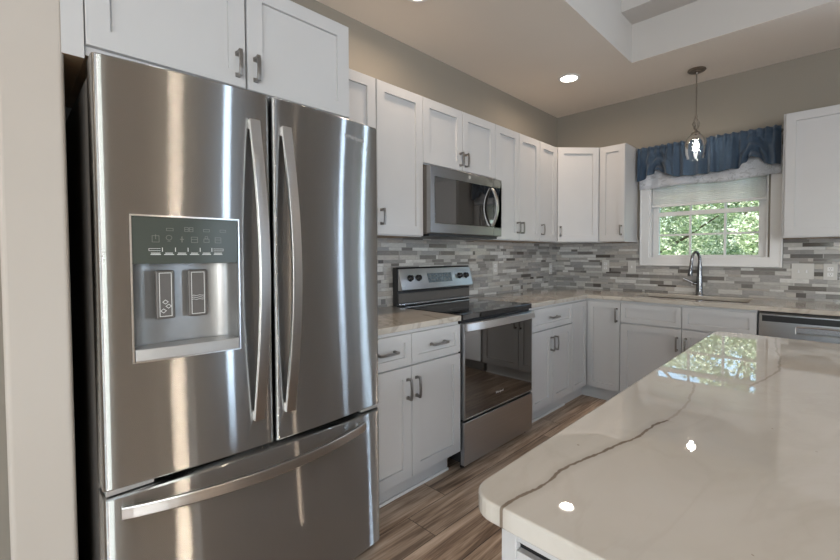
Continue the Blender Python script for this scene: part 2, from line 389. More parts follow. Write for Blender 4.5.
# ceiling with its raised tray
bm = B()
TX0, TX1, TY0, TY1 = 1.048, 4.3, -5.2, -.775
gridslab(bm, [-.15, TX0, TX1, XR + .15], [YF - .15, TY0, TY1, .15], lambda x, y: not (TX0 < x < TX1 and TY0 < y < TY1), HC, HC + .002)
structure(link('ceiling', bm, 'ceil'), 'flat painted ceiling around the raised tray')
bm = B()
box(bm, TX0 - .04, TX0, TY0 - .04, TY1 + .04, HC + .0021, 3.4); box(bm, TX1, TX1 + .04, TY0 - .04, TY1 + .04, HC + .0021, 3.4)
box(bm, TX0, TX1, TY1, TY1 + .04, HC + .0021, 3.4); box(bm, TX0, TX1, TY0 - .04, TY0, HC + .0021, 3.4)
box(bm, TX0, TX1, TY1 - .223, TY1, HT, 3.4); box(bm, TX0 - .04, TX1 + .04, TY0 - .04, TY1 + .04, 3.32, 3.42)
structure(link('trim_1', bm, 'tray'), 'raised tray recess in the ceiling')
bm = B(); box(bm, -.15, 0, YF, .15, 0, HC); structure(link('wall_left', bm, 'wall'), 'greige wall behind the range')
WX0, WX1, WZ0, WZ1 = .95, 1.83, 1.225, 2.02
DX0, DX1, DZ1 = 3.30, 4.50, 2.05
bm = B(); gridslab(bm, [0, WX0, WX1, DX0, DX1, XR], [0, WZ0, WZ1, DZ1, HC],
    lambda x, z: not (WX0 < x < WX1 and WZ0 < z < WZ1) and not (DX0 < x < DX1 and z < DZ1), 0.0, .15, swap=lambda a, b, c: (a, c, b))
structure(link('wall_back', bm, 'wall'), 'greige wall around the window')
bm = B(); gridslab(bm, [YF, -7.7, -5.5, -2.46, -2.24, 0], [0, .55, .7, 2.2, 2.35, HC], lambda y, z: not (-2.46 < y < -2.24 and .7 < z < 2.2) and not (-7.7 < y < -5.5 and .55 < z < 2.35), XR, XR + .15, swap=lambda a, b, c: (c, a, b))
structure(link('wall_right', bm, 'wall'))
bm = B(); gridslab(bm, [0, 2.1, 5.1, XR], [0, .55, 2.35, HC], lambda x, z: not (2.1 < x < 5.1 and .55 < z < 2.35), YF - .15, YF, swap=lambda a, b, c: (a, c, b)); structure(link('wall_front', bm, 'wall'))
bm = B(); box(bm, .001, .62, -4.105, -3.970, 0, HC); structure(link('wall_side', bm, 'stub', bevel=.012, segs=4), 'pale beige end of the short wall beside the fridge')
bm = B(); box(bm, .001, .012, YF, -4.11, 0, .09); structure(link('baseboard_left', bm, 'trim', bevel=.003))
# backsplash panels
bm = B(); box(bm, .0005, .009, -3.02, -.001, .915, 1.40); structure(link('trim_2', bm, 'tile_l'), 'grey mosaic tile backsplash behind the range')
bm = B(); gridslab(bm, [.0095, .868, 1.928, 3.1], [.915, 1.158, 1.40], lambda x, z: not (.868 < x < 1.928 and z > 1.158), -.0095, -.0005, swap=lambda a, b, c: (a, c, b))
structure(link('trim_3', bm, 'tile_b'), 'grey mosaic tile backsplash behind the sink')

# kitchen window: picture-frame casing, sash, muntins, panes
win = structure(thing('window_1', 'white framed kitchen window with six lower panes over the sink', None, (0, 0, 0)))
def frame_xz(bm, x0, x1, z0, z1, w, y0, y1, mi=0, wt=None):
    gridslab(bm, [x0, x0 + w, x1 - w, x1], [z0, z0 + (wt or w), z1 - (wt or w), z1], lambda x, z: not (x0 + w < x < x1 - w and z0 + (wt or w) < z < z1 - (wt or w)), y0, y1, swap=lambda a, b, c: (a, c, b))
bm = B(); frame_xz(bm, .872, 1.924, 1.160, 2.10, .080, -.022, 0); link('window_casing', bm, 'trim', win, .004)
bm = B(); frame_xz(bm, .872, 1.924, 1.160, 2.10, .014, -.030, -.0221); link('casing_bead', bm, 'trim', win, .003)
bm = B(); frame_xz(bm, WX0, WX1, WZ0, WZ1, .012, -.004, .149); link('window_jamb', bm, 'trim', win, .001)
bm = B(); frame_xz(bm, .965, 1.815, 1.237, 2.008, .05, .052, .10, wt=.022)
box(bm, 1.015, 1.765, .052, .10, 1.612, 1.650); link('window_sash', bm, 'trim', win, .002)
bm = B()
for x in (1.272, 1.534): box(bm, x - .008, x + .008, .058, .084, 1.259, 1.612)
for x in (1.272, 1.534): box(bm, x - .008, x + .008, .066, .090, 1.650, 1.986)
box(bm, 1.015, 1.765, .060, .082, 1.432, 1.448); box(bm, 1.015, 1.765, .068, .088, 1.810, 1.826)
link('muntin_grid', bm, 'trim', win)
bm = B(); box(bm, 1.015, 1.765, .070, .074, 1.259, 1.99); link('window_pane', bm, 'glass', win)
# added openings, all out of view, built around the fill and streak lights
w2 = structure(thing('added_window_2', 'added unseen side window for a cool fridge streak', None, (XR, -2.35, 1.45)))
bm = B(); gridslab(bm, [-.109, -.09, .09, .109], [-.749, -.715, 0, .03, .715, .749], lambda y, z: not (-.09 < y < .09 and -.715 < z < .715 and not 0 < z < .03), .05, .09, swap=lambda a, b, c: (c, a, b))
link('window_sash', bm, 'trim', w2); bm = B(); box(bm, .068, .072, -.09, .09, -.715, .715); link('window_pane', bm, 'glass', w2)
for nm, loc, rz, w_ in (('added_window_3', (3.6, YF - .06, 1.45), 0, 3.0), ('added_window_4', (XR + .06, -6.6, 1.45), PI / 2, 2.2)):
    w3 = structure(thing(nm, 'added unseen wide window for the fill light', None, loc, rz)); h_ = w_ / 2 - .002
    bm = B(); gridslab(bm, [-h_, -h_ + .05, -.03, .03, h_ - .05, h_], [-.898, -.85, .85, .898], lambda x, z: not (abs(z) < .85 and .03 < abs(x) < h_ - .05), -.02, .02, swap=lambda a, b, c: (a, c, b))
    link('window_sash', bm, 'trim', w3); bm = B(); box(bm, -h_ + .05, h_ - .05, -.002, .002, -.85, .85); link('window_pane', bm, 'glass', w3)
d1 = structure(thing('door_1', 'added unseen glazed door for the cool fridge streaks', None, (DX0 + .6, .05, 0)))
bm = B(); gridslab(bm, [-.597, -.49, -.10, .10, .49, .597], [.003, .25, 1.92, 2.045], lambda x, z: not (.10 < abs(x) < .49 and .25 < z < 1.92), 0, .04, swap=lambda a, b, c: (a, c, b))
link('door_frame', bm, 'trim', d1, .003); bm = B(); box(bm, -.49, .49, .018, .022, .25, 1.92); link('door_pane', bm, 'glass', d1)

# ------------------------------------------------------------ cabinets
# local frame of every cabinet: X to the right as you face it, front towards -Y, back at Y=0
L90 = PI / 2      # cabinets on the left wall
def pull(parent, x, y, z, vertical, length=.118):
    """arched bar pull: two flared posts and a flat bar; (x,y,z) = centre on the face y"""
    bm = B(); h = length / 2; so = .030
    ax = (lambda s, d: (x, y - d, z + s)) if vertical else (lambda s, d: (x + s, y - d, z))
    side = (1, 0, 0) if vertical else (0, 0, 1)
    pts = [ax(-h, so), ax(-h * .5, so + .0035), ax(0, so + .0045), ax(h * .5, so + .0035), ax(h, so)]
    tube(bm, pts, 0, flat=([.0062] * 5, [.0042] * 5, side))
    for s in (-1, 1):
        q = [ax(s * (h - .0085), 0), ax(s * (h - .0085), .004), ax(s * (h - .006), .016), ax(s * (h - .005), so)]
        tube(bm, q, 0, flat=([.0085, .0072, .0052, .006], [.0085, .0072, .0052, .005], side))
    return link('handle', bm, 'handle', parent, .001)
def shaker(name, parent, x0, x1, z0, z1, y, fw=.056, t=.020, g=.0021, mat='cab'):
    """flat-panel door/drawer front standing proud of plane y towards -Y"""
    x0 += g; x1 -= g; z0 += g; z1 -= g; yf = y - t; r = .0115; s = .0012
    bm = B()
    def ring(a, yy): return [bm.verts.new(v) for v in ((x0 + a, yy, z0 + a), (x1 - a, yy, z0 + a), (x1 - a, yy, z1 - a), (x0 + a, yy, z1 - a))]
    R = [ring(0, y), ring(0, yf + .0015), ring(.0015, yf), ring(fw, yf), ring(fw + s, yf + r)]
    for A, C in zip(R, R[1:]):
        for i in range(4): bm.faces.new((A[i], A[(i + 1) % 4], C[(i + 1) % 4], C[i]))
    bm.faces.new(R[-1]); bm.faces.new(R[0][::-1]); bmesh.ops.recalc_face_normals(bm, faces=bm.faces[:])
    return link(name, bm, mat, parent)
def carcass(parent, w, d, z0, z1, name='cabinet_box', under=None):
    bm = B(); box(bm, .0004, w - .0004, -d, 0, z0, z1)
    if under:
        for f in bm.faces:
            if f.normal.z < -.5 or (sum(v.co.z for v in f.verts) / 4 < z0 + 1e-4): f.material_index = 1
    return link(name, bm, ['cab', under] if under else 'cab', parent, 0)
UZ0, UZ1, UD = 1.378, 2.253, .311
def upper(name, label, loc, rz, w, doors, z0=UZ0, z1=UZ1, d=UD, group=None, hz=.085):
    """doors: list of (x0, x1, handle_side or None)"""
    t = thing(name, label, 'cabinet', loc, rz, group)
    carcass(t, w, d, z0 - .0, z1, under='maple')
    for x0, x1, hs in doors:
        o = shaker('door', t, x0, x1, z0 + .004, z1 - .004, -d)
        if hs: pull(o, x0 + .028 if hs == 'l' else x1 - .028, -d - .020, z0 + hz + .02, True, .094)
    return t
YA, YB, YC = -.912, -1.556, -2.305
upper('wall_cabinet', 'tall white two-door wall cabinet between the fridge and the microwave', (.0005, -3.03, 0), L90, .725,
      [(0.0, .365, 'r'), (.368, .725, 'l')])
upper('wall_cabinet', 'short white two-door wall cabinet directly above the microwave', (.0005, YC, 0), L90, YB - YC,
      [(0, (YB - YC) / 2, 'r'), ((YB - YC) / 2, YB - YC, 'l')], z0=1.835, hz=.06)
upper('wall_cabinet', 'white two-door wall cabinet right of the microwave', (.0005, YB, 0), L90, YA - YB,
      [(0, (YA - YB) / 2, 'r'), ((YA - YB) / 2, YA - YB, 'l')])
upper('wall_cabinet', 'narrow single-door white wall cabinet left of the angled corner cabinet', (.0005, YA, 0), L90, .301,
      [(0, .301, 'l')])
upper('wall_cabinet', 'narrow white wall cabinet with exposed side just left of the blue valance', (.6105, -.0005, 0), 0, .232,
      [(0, .232, 'r')])
upper('wall_cabinet', 'white wall cabinet right of the window above the outlets', (1.937, -.0005, 0), 0, .90,
      [(.012, .45, None), (.45, .888, None)])
# angled corner cabinet
t = thing('corner_wall_cabinet', 'white wall cabinet set diagonally across the room corner', 'cabinet', (0, 0, 0))
bm = B(); prism(bm, [(.0008, -.0008), (.6098, -.0008), (.6098, -.311), (.311, -.6098), (.0008, -.6098)], UZ0, UZ1); link('cabinet_box', bm, 'cab', t)
dl = thing('door_axis', None, None, (.311, -.6095, 0), PI / 4); wdt = math.hypot(.2985, .2985)
dd = shaker('door', t, .018, wdt - .018, UZ0 + .004, UZ1 - .004, 0, fw=.056)
dd.location = (.311, -.6095, 0); dd.rotation_euler = (0, 0, PI / 4); bpy.data.objects.remove(dl)
pull(dd, .018 + .028, -.020, UZ0 + .10, True, .094)
# deep cabinet over the fridge
t = thing('fridge_cabinet', 'deep white two-door cabinet above the stainless fridge', 'cabinet', (.0005, -3.925, 0), L90)
carcass(t, .889, .61, 1.850, 2.275, under='maple')
shaker('door', t, 0, .447, 1.874, 2.272, -.61); shaker('door', t, .450, .889, 1.874, 2.272, -.61)
for o in kids(t):
    if o.name.startswith('door'):
        x = max(v.co.x for v in o.data.vertices)
        pull(o, (.447 - .030) if x < .5 else (.450 + .030), -.63, 1.953, True, .092)
bm = B(); box(bm, -.050, -.001, -.622, -.001, 1.836, 2.275); bm.normal_update()
for f in bm.faces: f.material_index = 1 if f.normal.z < -.5 else 0
link('filler_strip', bm, ['cab', 'maple'], t, .001)
# enclosure panel between fridge and counter is not built in the photo: the fridge stands free there

BZ0, BZ1, BD = .112, .884, .611
def base(name, label, loc, rz, w, cols, toe=True, ztop=.866, split=.700, d=BD, toe_w=None):
    """cols: list of (x0, x1, 'dd' drawer over door | 'd' door, drawer_pull, door_handle_side)"""
    t = thing(name, label, 'cabinet', loc, rz)
    if name == 'sink_cabinet':
        bm = B(); box(bm, .0004, w - .0004, -d, 0, BZ0, .70); box(bm, .0004, w - .0004, -d, -d + .018, .7001, BZ1)
        box(bm, .0004, .018, -d + .0181, 0, .7001, BZ1); box(bm, w - .018, w - .0004, -d + .0181, 0, .7001, BZ1); link('cabinet_box', bm, 'cab', t)
    else: carcass(t, w, d, BZ0, BZ1)
    tw = toe_w or (0, w)
    bm = B(); box(bm, tw[0] + .0004, tw[1] - .0004, -d + .055, 0, 0, BZ0 - .0005); link('toe_kick', bm, 'cab', t)
    bm = B(); box(bm, tw[0] + .0004, tw[1] - .0004, -d + .042, -d + .0549, 0, .016); link('toe_moulding', bm, 'trim', t, .004)
    return t
def fronts(t, spec, d=BD, ztop=.866, zmid=.700, zb=.118):
    for kind, x0, x1, hs in spec:
        if kind == 'drawer':
            o = shaker('drawer', t, x0, x1, zmid + .004, ztop, -d, fw=.040)
            if hs: pull(o, (x0 + x1) / 2, -d - .020, (zmid + ztop) / 2 + .004, False, .118)
        elif kind == 'tall':
            o = shaker('door', t, x0, x1, zb, ztop, -d, fw=.048)
            if hs: pull(o, x0 + .026 if hs == 'l' else x1 - .026, -d - .020, ztop - .105, True, .108)
        else:
            o = shaker('door', t, x0, x1, zb, zmid - .002, -d)
            if hs: pull(o, x0 + .030 if hs == 'l' else x1 - .030, -d - .020, zmid - .115, True, .110)
# left of the range
t = base('base_cabinet', 'white base cabinet with two drawers over two doors between fridge and range', (.0105, -3.016, 0), L90, .708, None, toe_w=(0, .672))
fronts(t, [('drawer', 0, .330, 1), ('drawer', .330, .708, 1), ('door', 0, .330, 'r'), ('door', .330, .708, 'l')])
# right of the range
w = YA - YB
t = base('base_cabinet', 'white base cabinet with one wide drawer over two doors right of the range', (.0105, YB + .003, 0), L90, w - .003, None)
fronts(t, [('drawer', 0, w - .003, 1), ('door', 0, w / 2 - .006, 'r'), ('door', w / 2 - .006, w - .003, 'l')])
# corner unit with its L of two doors
t = thing('corner_base_cabinet', 'white corner base cabinet with two full-height doors meeting in the corner', 'cabinet', (0, 0, 0))
XB = .928; f = .6215
bm = B(); prism(bm, [(.0105, -.0105), (XB - .001, -.0105), (XB - .001, -f), (f, -f), (f, YA + .001), (.0105, YA + .001)], BZ0, BZ1); link('cabinet_box', bm, 'cab', t)
bm = B(); prism(bm, [(.0105, -.0105), (XB - .001, -.0105), (XB - .001, -.566), (.566, -.566), (.566, YA + .001), (.0105, YA + .001)], 0, BZ0 - .0005); link('toe_kick', bm, 'cab', t)
o = shaker('door', t, .002, abs(YA) - .6425, .118, .866, 0, fw=.046); o.location = (f, YA, 0); o.rotation_euler = (0, 0, L90)
o = shaker('door', t, .0225, XB - f - .001, .118, .866, 0, fw=.050); o.location = (f, -f, 0)
pull(o, XB - f - .028, -.020, .866 - .105, True, .118)
# sink base
t = base('sink_cabinet', 'white sink base cabinet with two false drawer fronts under the window', (XB, -.0105, 0), 0, .914, None)
fronts(t, [('drawer', 0, .457, 0), ('drawer', .457, .914, 0), ('door', 0, .457, 'r'), ('door', .457, .914, 'l')])
# beyond the dishwasher (carries the counter)
t = base('base_cabinet', 'white base cabinet at the right end of the sink counter', (2.466, -.0105, 0), 0, .62, None)
fronts(t, [('drawer', 0, .31, 1), ('drawer', .31, .62, 1), ('door', 0, .31, 'r'), ('door', .31, .62, 'l')])

# ------------------------------------------------------------ dishwasher
t = thing('dishwasher', 'stainless dishwasher with pocket handle right of the sink cabinet', 'dishwasher', (1.846, -.02, 0))
W = .614
bx('tub_case', (.004, W - .004, -.575, 0, .012, .872), 'dark_grey', t, 0)
bm = B(); gridslab(bm, [.006, .20, .45, W - .006], [.12, .752, .797, .868], lambda x, z: not (.20 < x < .45 and .752 < z < .797), -.632, -.5755, swap=lambda a, b, c: (a, c, b))
dr = link('door', bm, 'steel_x', t, .004)
bx('control_strip', (.024, W - .02, -.6335, -.6325, .818, .858), 'black', dr, 0)
bm = B(); box(bm, .2005, .4495, -.60, -.577, .7525, .7965); link('handle_pocket', bm, 'chrome', dr, .002)
bm = B(); tube(bm, [(.205 + .24 * k / 12, -.640 + .004 * abs(k / 6 - 1), .796 + .006 * (1 - (k / 6 - 1) ** 2)) for k in range(13)], .0065, 8); link('pocket_lip', bm, 'chrome', dr, smooth=True)

# ------------------------------------------------------------ counters, sink, faucet
bm = B(); prism(bm, [(.0095, -3.017), (.648, -3.017), (.648, YC - .003), (.0095, YC - .003)], .8845, .915)
o = link('countertop', bm, 'counter', None, .0025); tag(o, 'short beige quartz countertop between fridge and range', 'countertop')
SX0, SX1, SY0, SY1 = .985, 1.765, -.125, -.500; SM0, SM1 = 1.375, 1.40
bm = B()
gridslab(bm, [.0095, .648, SX0, SX1, 3.1], [-1.5535, -.648, SY1, SY0, -.0095], lambda x, y: (x < .648 or y > -.648) and not (SX0 < x < SX1 and SY1 < y < SY0), .8845, .915)
o = link('countertop', bm, 'counter', None, .0025); tag(o, 'long L-shaped quartz countertop running into the corner and along the sink', 'countertop')
t = thing('kitchen_sink', 'double-bowl stainless undermount sink below the window', 'sink', (0, 0, 0))
for a, b_ in ((SX0 - .008, SM0), (SM1, SX1 + .008)):
    bm = B(); x0, x1, y0, y1, zt, zb = a, b_, SY1 - .008, SY0 + .008, .884, .72
    def rr(o_, z, R=.05):
        out = []
        for cx, cy, s in ((x1 - R, y1 - R, 0), (x0 + R, y1 - R, 1), (x0 + R, y0 + R, 2), (x1 - R, y0 + R, 3)):
            for k in range(6): an = (s + k / 5) * PI / 2; out.append(bm.verts.new((cx + (R - o_) * math.cos(an), cy + (R - o_) * math.sin(an), z)))
        return out
    R_ = [rr(0, zt), rr(.004, zb + .03), rr(.02, zb)]
    for A, C in zip(R_, R_[1:]):
        for i in range(24): bm.faces.new((A[i], C[i], C[(i + 1) % 24], A[(i + 1) % 24]))
    bm.faces.new(R_[-1]); bmesh.ops.recalc_face_normals(bm, faces=bm.faces[:]); bmesh.ops.reverse_faces(bm, faces=bm.faces[:])
    o = link('bowl', bm, 'sink', t, smooth=True); s_ = o.modifiers.new('s', 'SOLIDIFY'); s_.thickness = .002; s_.offset = 0
    bm = B(); lathe(bm, [(.042, zb + .002), (.040, zb + .004), (.03, zb + .0025)], ((a + b_) / 2, (y0 + y1) / 2, 0), 20); link('drain', bm, 'chrome', o, smooth=True)
bx('divider', (SM0 - .002, SM1 + .002, SY1 - .004, SY0 + .004, .862, .8835), 'sink', t, .004)
t = thing('faucet', 'tall dark steel pull-down faucet standing behind the sink', 'faucet', (1.380, -.075, .915))
bm = B(); lathe(bm, [(.030, 0), (.030, .006), (.026, .012), (.025, .05), (.024, .12), (.0175, .24), (.0135, .29)], seg=24); link('body', bm, 'faucet', t, smooth=True)
D = Vector((-.55, -.83, 0)); R_ = .042; pts = []
for k in range(17):
    a = PI * k / 16; pts.append(Vector((0, 0, .285)) + D * (R_ - R_ * math.cos(a)) + Vector((0, 0, 1)) * math.sin(a) * .082)
e = pts[-1]; bm = B(); tube(bm, pts, [.0125 - .0015 * k / 16 for k in range(17)], 14); link('spout', bm, 'faucet', t, smooth=True)
bm = B(); tube(bm, [e + Vector((0, 0, .005)), e + D * .004 + Vector((0, 0, -.02)), e + D * .010 + Vector((0, 0, -.07)), e + D * .015 + Vector((0, 0, -.115)), e + D * .0152 + Vector((0, 0, -.12))], [.0115, .0125, .0155, .0195, .017], 16)
link('spray_head', bm, 'faucet', t, smooth=True)
bm = B(); tube(bm, [(-.015, 0, .095), (-.04, -.006, .10), (-.05, -.008, .103)], [.014, .014, .012], 14)
tube(bm, [(-.046, -.008, .105), (-.075, -.02, .120), (-.115, -.035, .142)], [.0065, .0055, .004], 10); link('lever', bm, 'faucet', t, smooth=True)

# ------------------------------------------------------------ range
t = thing('range', 'stainless electric range with black glass cooktop and oven door', 'stove', (.012, YC + .002, 0), L90)
RW = YB - YC - .004
bx('body', (.002, RW - .002, -.618, -.012, .045, .884), 'black', t, 0)
for x in (.04, RW - .04):
    for y in (-.60, -.08): bm = B(); lathe(bm, [(.015, 0), (.015, .0445)], (x, y, 0), 12); link('levelling_foot', bm, 'black', t)
bx('cooktop', (0, RW, -.640, -.05, .8845, .9185), 'cooktop', t, .003)
for x, y, r in ((.20, -.50, .105), (.55, -.50, .085), (.20, -.22, .075), (.55, -.22, .10)):
    bm = B(); ring = [[bm.verts.new((x + q * math.cos(2 * PI * k / 48), y + q * math.sin(2 * PI * k / 48), .9188)) for k in range(48)] for q in (r - .0012, r)]
    for k in range(48): bm.faces.new((ring[0][k], ring[1][k], ring[1][(k + 1) % 48], ring[0][(k + 1) % 48]))
    link('burner_ring', bm, 'grey_plastic', t)
# oven door
bm = B(); frame_xz(bm, .004, RW - .004, .300, .868, .008, -.650, -.619); dr = link('oven_door', bm, 'steel_x', t, .002)
bx('door_glass', (.0125, RW - .0125, -.6485, -.620, .3085, .8595), 'blackglass', dr, 0)
bm = B(); n = 24; pts = []
for k in range(n + 1):
    u = k / n; x = .006 + (RW - .012) * u; d = .036 * (1 - abs(2 * u - 1) ** 4); pts.append((x, -.662 - d * .55, .846))
tube(bm, pts, 0, flat=([.023] * (n + 1), [.009] * (n + 1), (0, 0, 1)))
box(bm, .010, .040, -.6645, -.6505, .826, .866); box(bm, RW - .040, RW - .010, -.6645, -.6505, .826, .866)
link('handle', bm, 'steel_h', dr, .003)
text_mesh('logo', 'Whirlpool', .020, 'plate', dr, (RW * .47, -.6492, .385), (PI / 2, 0, 0))
bx('storage_drawer', (.004, RW - .004, -.650, -.619, .030, .286), 'steel_x', t, .003)
# back guard
bm = B(); prism(bm, [(-.012, .919), (-.060, .919), (-.060, 1.01), (-.060, 1.165), (-.050, 1.18), (-.012, 1.18)], 0.0, RW)
for v in bm.verts: v.co = Vector((v.co.z, v.co.x, v.co.y))
bmesh.ops.recalc_face_normals(bm, faces=bm.faces[:]); gd = link('backguard', bm, 'black', t, .002)
bm = B(); prism(bm, [(-.0605, 1.168), (-.068, 1.172), (-.103, 1.030), (-.098, 1.022), (-.0605, 1.022)], .004, RW - .004)
for v in bm.verts: v.co = Vector((v.co.z, v.co.x, v.co.y))
bmesh.ops.recalc_face_normals(bm, faces=bm.faces[:]); cp = link('control_panel', bm, 'steel_x', gd, .003)
bx('vent_strip', (.01, RW - .01, -.072, -.0605, .925, .935), 'chrome', gd, .001)
bx('lower_band', (.006, RW - .006, -.068, -.0605, .938, 1.002), 'dark_grey', gd, .002)
def onpanel(z): return -.068 - (1.172 - z) / (1.172 - 1.030) * .035
sl = math.atan2(.035, .142)
for x in (.092, .168, .598, .672):
    bm = B(); z = 1.105; lathe(bm, [(.0235, 0), (.0235, .003), (.0195, .005), (.018, .022), (.016, .024)], seg=20)
    box(bm, -.003, .003, -.016, .016, .0241, .030)
    o = link('knob', bm, 'knob', t, .001, smooth=True); o.location = (x, onpanel(z) - .0005, z); o.rotation_euler = (PI / 2 - sl, 0, 0)
bm = B(); box(bm, -.125, .125, -.034, .034, .0005, .003); o = link('display', bm, 'lcd', t, .001); o.location = (.385, onpanel(1.10), 1.10); o.rotation_euler = (PI / 2 - sl, 0, 0)
for k in range(8):
    x = -.108 + .0235 * k + (.036 if k > 3 else 0); bm = B(); box(bm, x, x + .009, (-.020 if k % 2 else .008), (-.010 if k % 2 else .018), .0031, .0034); link('key', bm, 'icon', o)

# ------------------------------------------------------------ microwave
t = thing('microwave', 'stainless over-range microwave with curved handle under the short cabinet', 'microwave', (.0015, YC + .002, 0), L90)
bx('case', (.001, RW - .001, -.352, 0, 1.398, 1.818), 'dark_grey', t, 0)
bx('bottom_vent', (.02, RW - .02, -.36, -.03, 1.383, 1.3975), 'black', t, .002)
SEAM = .647
bm = B(); gridslab(bm, [.002, .040, SEAM - .002], [1.402, 1.465, 1.755, 1.818], lambda x, z: not (x > .040 and 1.465 < z < 1.755), -.390, -.3525, swap=lambda a, b, c: (a, c, b)); dr = link('door', bm, 'steel_mw', t, .003)
bm = B(); box(bm, .0405, SEAM - .0022, -.3895, -.353, 1.4655, 1.7545); link('door_glass', bm, 'blackglass', dr, .001)
bm = B(); gridslab(bm, [SEAM, RW - .004, RW - .001], [1.402, 1.465, 1.755, 1.818], lambda x, z: not (x < RW - .004 and 1.465 < z < 1.755), -.390, -.3525, swap=lambda a, b, c: (a, c, b)); cpn = link('control_side', bm, 'steel_mw', t, .003)
bx('keypad', (SEAM + .0002, RW - .0042, -.3895, -.353, 1.4655, 1.7545), 'blackglass', cpn, .001)
bm = B(); n = 20; pts = []
for k in range(n + 1):
    u = k / n; pts.append((SEAM - .030, -.396 - .050 * math.sin(PI * u) ** .8, 1.472 + .272 * u))
tube(bm, pts, 0, flat=([.0125] * (n + 1), [.0055] * (n + 1), (1, 0, 0))); link('handle', bm, 'steel_h', dr, .002)
bm = B(); lathe(bm, [(.011, 0), (.011, .001)], seg=20); o = link('logo', bm, 'plate', dr); o.location = (.375, -.3902, 1.790); o.rotation_euler = (PI / 2, 0, 0)

# ------------------------------------------------------------ refrigerator
t = thing('refrigerator', 'stainless french-door refrigerator with ice and water dispenser', 'refrigerator', (0, -3.472, 0))
FH = .460; XF = .797; BU = .034
def fx(y): return XF + BU * (1 - (y / FH) ** 2)
bx('case', (.03, .70, -FH + .004, FH - .004, .03, 1.772), 'dark_grey', t, .004)
def fdoor(name, parent, y0, y1, z0, z1, hole=None, xb=.705):
    """curved steel front between y0 and y1, rounded upright edges, optional dispenser hole"""
    rad = .012; ys = []
    for k in range(5): a = PI / 2 * k / 4; ys.append((y0 + rad * (1 - math.sin(a)) if False else y0 + rad * (1 - math.cos(a)), -rad * (1 - math.sin(a))))
    mid = [y0 + rad + (y1 - y0 - 2 * rad) * k / 14 for k in range(1, 14)]
    if hole: mid = sorted([m_ for m_ in mid if min(abs(m_ - hole[0]), abs(m_ - hole[1])) > .008] + [hole[0], hole[1]])
    ys += [(m_, 0) for m_ in mid]
    for k in range(5): a = PI / 2 * (1 - k / 4); ys.append((y1 - rad * (1 - math.cos(a)), -rad * (1 - math.sin(a))))
    zs = [z0, z0 + .004, z1 - .004, z1] if not hole else [z0, z0 + .004, hole[2], hole[3], z1 - .004, z1]
    bm = B(); F = []
    for j, z in enumerate(zs):
        ins = .004 if j in (0, len(zs) - 1) else 0
        F.append([bm.verts.new((fx(y) + dx - ins, y, z)) for y, dx in ys])
    for j in range(len(zs) - 1):
        for i in range(len(ys) - 1):
            ym = (ys[i][0] + ys[i + 1][0]) / 2; zm_ = (zs[j] + zs[j + 1]) / 2
            if hole and hole[0] < ym < hole[1] and hole[2] < zm_ < hole[3]: continue
            bm.faces.new((F[j][i], F[j][i + 1], F[j + 1][i + 1], F[j + 1][i]))
    n = len(ys); Bk = [[bm.verts.new((xb, y, z)) for y, dx in ys] for z in (z0, z1)]
    for i in range(n - 1):
        bm.faces.new((F[0][i], Bk[0][i], Bk[0][i + 1], F[0][i + 1])); bm.faces.new((F[-1][i], F[-1][i + 1], Bk[1][i + 1], Bk[1][i]))
        if not hole: bm.faces.new((Bk[0][i], Bk[1][i], Bk[1][i + 1], Bk[0][i + 1]))
    for i in (0, n - 1): bm.faces.new([F[j][i] for j in range(len(zs))] + [Bk[1][i], Bk[0][i]])
    bmesh.ops.recalc_face_normals(bm, faces=bm.faces[:])
    return link(name, bm, 'steel', parent, smooth=True, ang=.5)
HY0, HY1, HZ0, HZ1 = -.389, -.116, .968, 1.378
DT, DBt = 1.798, .628
ld = fdoor('door', t, -FH, -.012, DBt, DT, (HY0, HY1, HZ0, HZ1)); rd = fdoor('door', t, -.004, FH, DBt, DT)
fz = fdoor('freezer_drawer', t, -FH, FH, .030, .606)
bm = B(); box(bm, .7005, .7045, -FH + .008, FH - .008, .08, 1.785); link('gasket', bm, 'black', t)
bm = B(); box(bm, .7, .788, -FH + .006, -FH + .115, .6095, .6245); link('hinge', bm, 'lightgrey_plastic', t, .002)
bm = B(); box(bm, .7, .788, FH - .090, FH - .006, .6095, .6245); link('hinge', bm, 'lightgrey_plastic', t, .002)
bx('kick_grille', (.64, .765, -FH + .01, FH - .01, .004, .0285), 'grey_plastic', t, .004)
for y in (-.40, .40):
    for x in (.12, .66): bm = B(); lathe(bm, [(.02, 0), (.02, .0295)], (x, y, 0), 14); link('roller_foot', bm, 'black', t)
def vhandle(door, y):
    bm = B(); n = 28; z0, z1 = .725, 1.702; pts = []; hw = []
    for k in range(n + 1):
        u = k / n; s = math.sin(PI * u)
        pts.append((fx(y) + .012 + .062 * s ** 1.0, y, z0 + (z1 - z0) * u)); hw.append(.0165)
    tube(bm, pts, 0, flat=(hw, [.0065] * (n + 1), (0, 1, 0)))
    box(bm, fx(y) - .001, fx(y) + .012, y - .0155, y + .0155, z0, z0 + .03); box(bm, fx(y) - .001, fx(y) + .012, y - .0155, y + .0155, z1 - .03, z1)
    return link('handle', bm, 'steel_h', door, .002)
vhandle(ld, -.066); vhandle(rd, .040)
bm = B(); n = 32; pts = []
for k in range(n + 1):
    u = k / n; y = -.424 + .789 * u; s = math.sin(PI * u); pts.append((fx(y) + .012 + .050 * s ** .8, y, .565 - .004 * s))
tube(bm, pts, 0, flat=([.0165] * (n + 1), [.0065] * (n + 1), (0, 0, 1)))
for y in (-.410, .351): box(bm, fx(y) - .002, fx(y) + .014, y - .014, y + .014, .551, .579)
link('handle', bm, 'steel_h', fz, .002)
